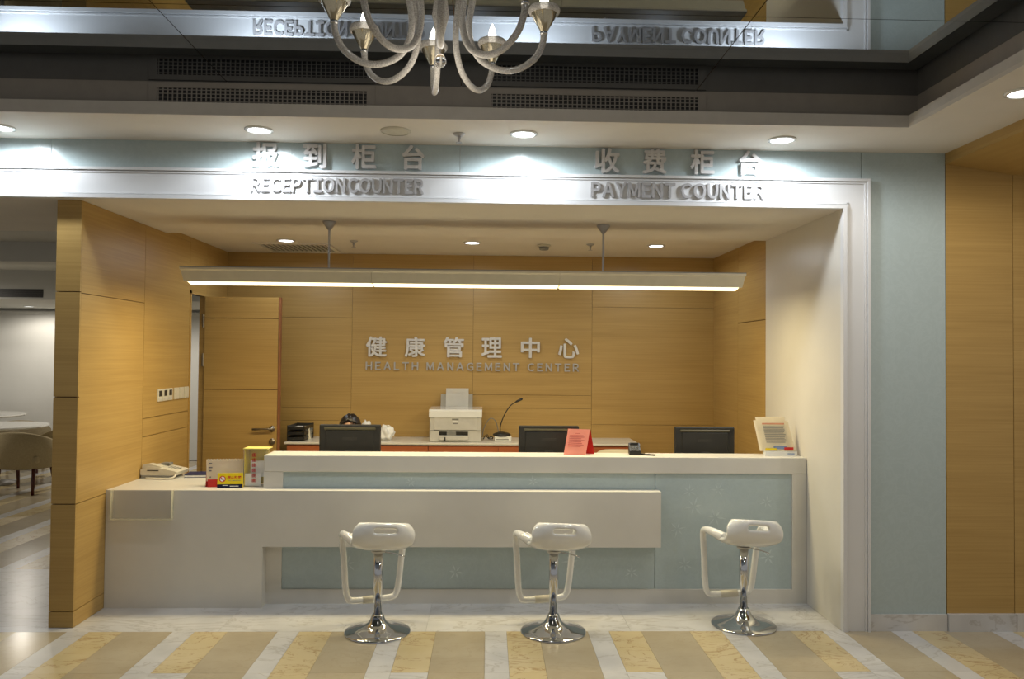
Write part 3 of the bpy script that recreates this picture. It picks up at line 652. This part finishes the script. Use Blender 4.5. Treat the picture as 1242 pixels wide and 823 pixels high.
bm = prism([(-.012, 0), (.025, 0), (.006, .094), (.002, .094)], 'x', -.079, .079); mesh_obj('stand', bm, 'yellow', t)
yy = lambda z: -.012+.014*z/.094
slab('foot_strip', [(-.079, yy(0)-.0008, .001), (.079, yy(0)-.0008, .001), (.079, yy(.024)-.0008, .024), (-.079, yy(.024)-.0008, .024)], 'navy', t, .0006)
R90 = Matrix.Rotation(PI/2-math.atan2(.014, .094), 4, 'X')
def face(x, z): return Matrix.Translation((x, yy(z)-.0012, z)) @ R90
bm = bmesh.new(); 
for k in range(24):
    a, c = 2*PI*k/24, 2*PI*(k+1)/24
    bm.faces.new([bm.verts.new((r*math.cos(q), r*math.sin(q), 0)) for r, q in ((.015, a), (.020, a), (.020, c), (.015, c))])
bm.faces.new([bm.verts.new(p) for p in ((-.013, .009, 0), (-.009, .013, 0), (.013, -.009, 0), (.009, -.013, 0))])
bmesh.ops.transform(bm, matrix=face(-.048, .057), verts=bm.verts[:]); mesh_obj('prohibition_ring', bm, 'red', t)
bm = bmesh.new(); bm.faces.new([bm.verts.new((.0148*math.cos(2*PI*k/24), .0148*math.sin(2*PI*k/24), 0)) for k in range(24)])
bmesh.ops.transform(bm, matrix=Matrix.Translation((0, .0002, 0)) @ face(-.048, .057), verts=bm.verts[:]); mesh_obj('pictogram_field', bm, 'paper', t)
bm = bx(bmesh.new(), -.010, .006, -.0015, .0025, 0, .0001); bmesh.ops.transform(bm, matrix=face(-.046, .055), verts=bm.verts[:]); mesh_obj('cigarette', bm, 'ink', t)
flat_text('禁止吸烟', 'red', t, face(.025, .068), .018, .086, .02); flat_text('NO SMOKING', 'ink', t, face(.028, .047), .007, .078, .01)
bm = bmesh.new()
for x0, x1, z in ((-.045, -.01, .015), (0, .055, .010)): bx(bm, x0, x1, yy(z)-.0022, yy(z)-.0016, z, z+.004)
mesh_obj('print', bm, 'paper', t)
# acrylic box
t = thing('acrylic_box', 'clear acrylic box with yellow lid and red characters next to the raised counter', 'box', (-1.522, .635, ZD))
for d in ((-.072, .072, -.056, -.052, 0, .243), (-.072, -.068, -.052, .056, 0, .243), (.068, .072, -.052, .056, 0, .243)): box('acrylic_wall', d, 'acrylic', t)
box('yellow_lining', (-.066, .066, .045, .049, .004, .243), 'yellow', t); box('yellow_lining', (-.066, -.063, -.05, .045, .004, .243), 'yellow', t)
box('lid', (-.074, .085, -.058, .058, .243, .249), 'pale_yellow', t); box('base', (-.072, .072, -.052, .056, 0, .004), 'acrylic', t)
box('card', (-.035, .058, -.02, -.017, .06, .165), 'paper', t); box('card', (-.064, .04, -.046, -.043, .004, .085), 'paper', t)
bm = bmesh.new()
for i in range(6):
    z = .03+i*.033
    for k in range(4): bx(bm, -.014+.003*random.random(), .012, -.0572, -.0562, z+k*.0062, z+k*.0062+.003)
    bx(bm, -.003, .001, -.0572, -.0562, z, z+.024); bx(bm, -.014, -.011, -.0572, -.0562, z, z+.02)
mesh_obj('red_lettering', bm, 'red', t)

# ================================================================== ON THE BACK CABINET
ZW = .858
t = thing('document_tray', 'black stacked document tray at the left end of the worktop', 'tray', (-1.71, 2.42, ZW), math.radians(-3))
for k in range(3):
    bm = B(-.02, .13, -.15, .15, .045*k+.006, .045*k+.010); bx(bm, -.02, -.016, -.15, .15, .045*k+.01, .045*k+.042); bx(bm, .126, .13, -.15, .15, .045*k+.01, .045*k+.036); bx(bm, -.02, .13, .146, .15, .045*k+.01, .045*k+.042); bx(bm, -.02, .13, -.15, -.146, .045*k+.006, .045*k+.032)
    mesh_obj('tier', bm, 'black', t); box('papers', (-.012, .12, -.14, .14, .045*k+.010, .045*k+.016), 'paper', t)
bx(bmesh.new(), 0, 1, 0, 1, 0, 1).free()
bm = bmesh.new()
for x in (-.016, .126):
    for y in (-.145, .145): bx(bm, x-.004, x+.004, y-.004, y+.004, 0, .135)
mesh_obj('posts', bm, 'black', t)
t = thing('tumbler', 'clear plastic tumbler holding cream sticks beside the black trays', 'cup', (-1.585, 2.42, ZW))
mesh_obj('glass', lathe([(.030, 0), (.038, .10), (.035, .10), (.028, .004)], 20, cap=False), 'acrylic', t, True)
for i, (x, y) in enumerate(((-.01, .0), (.008, .006), (.0, -.01))): mesh_obj('stick', tube([(x, y, .004), (x-.02+.01*i, y, .118-.012*i)], .008, 8), 'cream_paper', t)
# plastic bag
t = thing('plastic_bag', 'crumpled white plastic bag on the worktop beside the printer', 'bag', (-.905, 2.40, ZW))
bm = bmesh.new(); bmesh.ops.create_icosphere(bm, subdivisions=4, radius=1)
for v in bm.verts:
    n = .12*math.sin(7*v.co.x+3*v.co.z)+.1*math.sin(9*v.co.y-5*v.co.z)+.06*math.sin(17*v.co.x*v.co.z)
    k = 1+n; v.co = Vector((v.co.x*.072*k, v.co.y*.06*k, max(0, .058+v.co.z*.066*k)))
mesh_obj('body', bm, 'paper', t, True)
bm = bmesh.new(); bmesh.ops.create_icosphere(bm, subdivisions=3, radius=1)
for v in bm.verts:
    k = 1+.15*math.sin(9*v.co.x+4*v.co.z); v.co = Vector((-.17+v.co.x*.05*k, v.co.y*.05*k, max(0, .085+v.co.z*.085*k)))
mesh_obj('second_lump', bm, 'paper', t, True)
bm = bmesh.new()
for i in range(2): tube(smooth_path([(-.03+.04*i, 0, .105), (-.02+.04*i, -.01, .128), (.0+.04*i, 0, .118), (.012+.03*i, .01, .10)], 4), .006, 6, bm)
mesh_obj('knot', bm, 'paper', t, True)
# printer
t = thing('desktop_printer', 'light grey laser printer with paper standing in its rear feed', 'printer', (-.281, 2.42, ZW))
mesh_obj('body', rbox(-.225, .225, -.18, .18, 0, .235, .012), 'lightgrey', t)
mesh_obj('top_cover', prism([(-.19, .215), (-.185, .268), (-.16, .282), (.14, .29), (.185, .275), (.185, .215)], 'x', -.23, .23), 'gloss_white', t)
box('front_cover', (-.185, .185, -.186, -.18, .105, .225), 'lightgrey', t, .003); 
box('seam', (-.222, .222, -.1835, -.18, .098, .103), 'grey', t)
box('output_slot', (-.14, .11, -.183, -.15, .06, .092), 'black', t); box('tray_tongue', (-.075, .005, -.19, -.18, .045, .092), 'grey', t)
box('paper_tray', (-.14, .11, -.20, -.18, .02, .058), 'lightgrey', t, .003); box('tray_grip', (-.095, -.083, -.203, -.2, .008, .045), 'black', t)
box('handle_recess', (-.03, .028, -.1885, -.186, .192, .204), 'grey', t); box('logo_plate', (-.026, .024, -.1885, -.186, .172, .186), 'gloss_white', t)
box('print', (-.022, .022, -.1866, -.186, .158, .166), 'ink', t)
slab('rear_feed', [(-.15, .15, .285), (.14, .15, .285), (.14, .2, .40), (-.15, .2, .40)], 'lightgrey', t, .006)
slab('paper_sheet', [(-.103, .135, .288), (.103, .135, .288), (.103, .185, .453), (-.103, .185, .453)], 'paper', t, .004)
# microphone
t = thing('desk_microphone', 'black gooseneck desk microphone on a small white box', 'microphone', (.125, 2.40, ZW+.045))
mesh_obj('base', lathe([(.0, 0), (.078, 0), (.08, .012), (.06, .024), (.02, .034), (0, .034)], 28), 'black', t, True)
mesh_obj('gooseneck', tube(smooth_path([(-.015, 0, .03), (-.012, 0, .09), (.02, 0, .18), (.07, 0, .26), (.125, 0, .30)], 6), .0045, 8), 'black', t, True)
mesh_obj('capsule', tube([(.12, 0, .297), (.135, 0, .305), (.175, 0, .325), (.182, 0, .329)], [.007, .010, .010, .006], 12), 'black', t, True)
t = thing('adapter_box', 'small white box under the desk microphone', 'box', (.135, 2.40, ZW)); mesh_obj('case', rbox(-.075, .075, -.06, .06, 0, .045, .005), 'gloss_white', t); box('label_strip', (-.06, .05, -.0615, -.06, .012, .02), 'grey', t)
c_ = mesh_obj('power_cable', tube(smooth_path([(-.05, 2.45, .885), (-.03, 2.50, .97), (.02, 2.50, 1.045), (.07, 2.50, 1.02), (.095, 2.5, .93), (.10, 2.5, .868)], 6), .004, 8), 'grey', None, True); tag(c_, 'grey cable arching between printer and microphone', 'cable')
c_ = mesh_obj('microphone_cable', tube(smooth_path([(-.04, 2.44, .865), (-.02, 2.40, .90), (.0, 2.43, .905), (.01, 2.39, .88), (.03, 2.42, .895), (.045, 2.47, .87), (.01, 2.48, .866), (-.02, 2.46, .90)], 6), .004, 8), 'black', None, True); tag(c_, 'tangled black cable beside the printer', 'cable')

# ---- switches on the partition
def wall_plate(y, z, lab, kind):
    t = thing('wall_control' if kind else 'light_switch', lab, 'thermostat' if kind else 'switch', (XL, y, z), group='thermostats on the partition' if kind else 'light switches on the partition')
    mesh_obj('plate', rbox(0, .010, -.043, .043, -.045, .045, .003), 'ivory', t)
    if kind:
        box('display', (.010, .0115, -.024, .026, -.008, .034), 'dark', t); box('buttons', (.010, .012, -.03, .03, -.034, -.02), 'lightgrey', t)
    else:
        for k in (-1, 1): box('rocker', (.010, .0125, -.036 if k < 0 else .001, -.001 if k < 0 else .036, -.036, .036), 'ivory', t)
for y, l in zip((1.215, 1.308, 1.398), ('thermostat plate furthest from the door', 'middle thermostat plate of three', 'thermostat plate next to the light switches')): wall_plate(y, 1.298, l, True)
for y, l in zip((1.52, 1.618, 1.72), ('light switch next to the thermostats', 'middle light switch of three', 'light switch nearest the door frame')): wall_plate(y, 1.298, l, False)

# ================================================================== PERSON AND OFFICE CHAIRS
def office_chair(x, y, rz, label, zt):
    t = thing('office_chair', label, 'chair', (x, y, 0), rz, 'office chairs behind the counter')
    mesh_obj('seat', rbox(-.23, .23, -.23, .22, .41, .47, .025, 3), 'cream_leather', t, True)
    bm = prism([(.2*math.copysign(abs(math.cos(2*PI*i/32))**.45, math.cos(2*PI*i/32)), (zt+.52)/2+(zt-.52)/2*math.copysign(abs(math.sin(2*PI*i/32))**.55, math.sin(2*PI*i/32))) for i in range(32)], 'y', .225, .265)
    for v in bm.verts: v.co.y += .05*(v.co.z-.5)-.12*(v.co.x**2)/.05*.25
    mesh_obj('backrest', bm, 'cream_leather', t, True)
    mesh_obj('column', lathe([(.03, .08), (.03, .25), (.022, .25), (.022, .41)], 14), 'chrome', t, True)
    mesh_obj('back_post', tube(smooth_path([(0, .15, .42), (0, .27, .43), (0, .285, .60)], 4), .018, 8), 'black', t, True)
    for k in range(5):
        a = 2*PI*k/5+.3; mesh_obj('foot', tube([(0, 0, .09), (.27*math.cos(a), .27*math.sin(a), .065)], [.024, .014], 8), 'chrome', t, True)
        mesh_obj('caster', tube([(.27*math.cos(a)-.015*math.sin(a), .27*math.sin(a)+.015*math.cos(a), .027), (.27*math.cos(a)+.015*math.sin(a), .27*math.sin(a)-.015*math.cos(a), .027)], .027, 12), 'black', t, True)
    for s_ in (-1, 1): mesh_obj('armrest', tube(smooth_path([(s_*.22, .1, .44), (s_*.26, .1, .47), (s_*.26, .08, .62), (s_*.26, -.12, .63)], 4), .015, 8), 'cream_leather', t, True)
    return t
office_chair(-1.05, 1.62, 0, 'cream office chair of the person behind the left monitor', .86)
office_chair(1.04, 1.40, 0, 'empty cream office chair between the middle and right monitors', .872)
def person(x, y):
    V, E, Rr = [], [], []
    def av(p, r, link=None):
        V.append(p); Rr.append(r if isinstance(r, tuple) else (r, r))
        if link is not None: E.append((link, len(V)-1))
        return len(V)-1
    pel = av((0, 0, .545), (.135, .10)); wa = av((0, -.01, .68), (.115, .085), pel); che = av((0, -.03, .83), (.13, .09), wa); sh = av((0, -.045, .92), (.085, .065), che)
    nk = av((0, -.065, .965), (.045, .045), sh); jaw = av((0, -.105, 1.005), (.058, .062), nk); hd_ = av((0, -.115, 1.055), (.070, .078), jaw); tp = av((0, -.10, 1.105), (.062, .072), hd_)
    for s_ in (-1, 1):
        a = av((s_*.15, -.04, .895), .052, sh); e1 = av((s_*.21, -.10, .70), .042, a); wr_ = av((s_*.145, -.30, .79), .028, e1); pm = av((s_*.13, -.36, .785), (.032, .018), wr_)
        for k, L in enumerate((.060, .072, .068, .052)):
            f0 = av((s_*(.155-.017*k), -.395, .784), .009, pm); f1 = av((s_*(.157-.018*k), -.395-L*.55, .778), .0085, f0); av((s_*(.157-.018*k), -.395-L, .764), .0075, f1)
        t0 = av((s_*.10, -.35, .780), .010, pm); av((s_*.082, -.385, .770), .009, t0)
        hp = av((s_*.10, -.03, .535), .088, pel); kn = av((s_*.12, -.36, .53), .062, hp); an = av((s_*.12, -.33, .10), .040, kn); av((s_*.12, -.45, .05), .036, an)
    me = bpy.data.meshes.new('person'); me.from_pydata(V, E, []); o = bpy.data.objects.new('tmp', me); COL.objects.link(o)
    sk = o.modifiers.new('Skin', 'SKIN'); sd = me.skin_vertices[0].data
    for i, r in enumerate(Rr): sd[i].radius = r; sd[i].use_root = (i == 0)
    s2 = o.modifiers.new('s', 'SUBSURF'); s2.levels = s2.render_levels = 2
    dg = bpy.context.evaluated_depsgraph_get(); m2 = bpy.data.meshes.new_from_object(o.evaluated_get(dg)); bpy.data.objects.remove(o)
    m2.materials.clear()
    for k in ('cloth', 'skin', 'trousers'): m2.materials.append(M[k])
    for p in m2.polygons:
        c = p.center; p.use_smooth = True
        hand = c.y < -.28 and c.z > .70
        p.material_index = 1 if (c.z > .955 or hand) else (2 if c.z < .60 else 0)
    m2.name = 'person'; ob = bpy.data.objects.new('person', m2); COL.objects.link(ob); ob.location = (x, y, 0)
    tag(ob, 'seated person with black parted hair bent behind the left monitor', 'person')
    # hair: a shell over the skull, parted in the middle, open at the face
    bm = bmesh.new(); bmesh.ops.create_uvsphere(bm, u_segments=40, v_segments=24, radius=1)
    kill = []
    for v in bm.verts:
        if v.co.z < -.75 or (v.co.y < -.30 and v.co.z < .52-.30*abs(v.co.x)*1.4): kill.append(v)
    bmesh.ops.delete(bm, geom=kill, context='VERTS')
    for v in bm.verts:
        part = 1-.07*math.exp(-(v.co.x/.05)**2)*(1 if v.co.y < .3 else 0)
        v.co = Vector((v.co.x*.085*part, -.105+v.co.y*.098*part, 1.052+v.co.z*.103*part+(.006*math.sin(40*v.co.x))))
    hr = mesh_obj('hair', bm, 'hair', ob, True); sm = hr.modifiers.new('thick', 'SOLIDIFY'); sm.thickness = .012; sm.offset = -1
    bun = mesh_obj('hair_bun', lathe([(0, -.035), (.022, -.03), (.035, 0), (.022, .03), (0, .035)], 16, c=(0, .01, 1.04)), 'hair', ob, True)
    for s_ in (-1, 1):
        mesh_obj('eye', lathe([(0, -.007), (.006, -.004), (.008, 0), (.006, .004), (0, .007)], 10, c=(s_*.03, -.187, 1.045)), 'ink', ob, True)
        mesh_obj('ear', lathe([(0, -.025), (.010, -.015), (.012, .005), (.007, .022), (0, .026)], 10, c=(s_*.073, -.10, 1.035)), 'skin', ob, True)
    mesh_obj('nose', tube([(0, -.186, 1.045), (0, -.205, 1.015), (0, -.185, 1.008)], [.007, .012, .008], 10), 'skin', ob, True)
    mesh_obj('mouth', tube([(-.018, -.172, .985), (0, -.178, .985), (.018, -.172, .985)], .005, 8), 'pinkink', ob, True)
person(-1.053, 1.56)

# ================================================================== SEATING ROOM
def tub_chair(x, y, rz, label, mat):
    t = thing('tub_chair', label, 'chair', (x, y, 0), rz, 'tub chairs in the seating room')
    mesh_obj('seat', rbox(-.25, .25, -.22, .25, .34, .44, .03, 3), mat, t, True)
    bm = bmesh.new(); N = 24; inner = []; 
    ring = []
    for i in range(N+1):
        a = PI*1.05*i/N-PI*.025+PI      # half ring open towards +y
        c, s_ = math.cos(a), math.sin(a); top = .58+.13*max(0, -s_)**.8
        ring.append([bm.verts.new((r*c*1.0, r*s_*.95+.02, z)) for r, z in ((.265, .28), (.315, .30), (.335, top-.02), (.32, top), (.285, top), (.265, top-.03))])
    for a, b2 in zip(ring, ring[1:]):
        for k in range(6): bm.faces.new((a[k], a[(k+1)%6], b2[(k+1)%6], b2[k]))
    bm.faces.new(ring[0]); bm.faces.new(ring[-1]); mesh_obj('backrest', bm, mat, t, True)
    for sx, sy in ((-1, -1), (1, -1), (-1, 1), (1, 1)): mesh_obj('leg', tube([(sx*.19, sy*.17, .34), (sx*.215, sy*.235, 0)], [.024, .016], 8), 'leg_wood', t, True)
tub_chair(-5.32, 4.66, 0, 'beige tub chair with mahogany legs, nearest in the seating room', 'beige_fabric')
tub_chair(-6.28, 6.25, math.radians(20), 'olive tub chair at the far table of the seating room', 'olive_fabric')
tub_chair(-5.42, 5.62, math.radians(75), 'beige tub chair half hidden behind the wood partition', 'beige_fabric')
def round_table(x, y, r, z, label):
    t = thing('round_table', label, 'table', (x, y, 0), group='round tables in the seating room')
    mesh_obj('table_top', lathe([(0, z-.03), (r-.02, z-.03), (r, z-.015), (r-.005, z), (0, z)], 40), 'gloss_white', t, False)
    mesh_obj('pedestal', lathe([(.24, 0), (.24, .02), (.05, .05), (.04, z-.03)], 24), 'steel', t, True)
round_table(-6.02, 5.22, .58, .715, 'white round table in front of the nearest tub chair'); round_table(-7.15, 6.62, .62, .74, 'white round table further back in the seating room')
bxw = thing('wooden_box', 'small brown wooden box on the far white table', 'box', (-7.08, 6.5, .74)); box('body', (-.09, .09, -.06, .06, 0, .09), 'cab_wood', bxw, .004); box('lid', (-.092, .092, -.062, .062, .09, .11), 'leg_wood', bxw, .003)
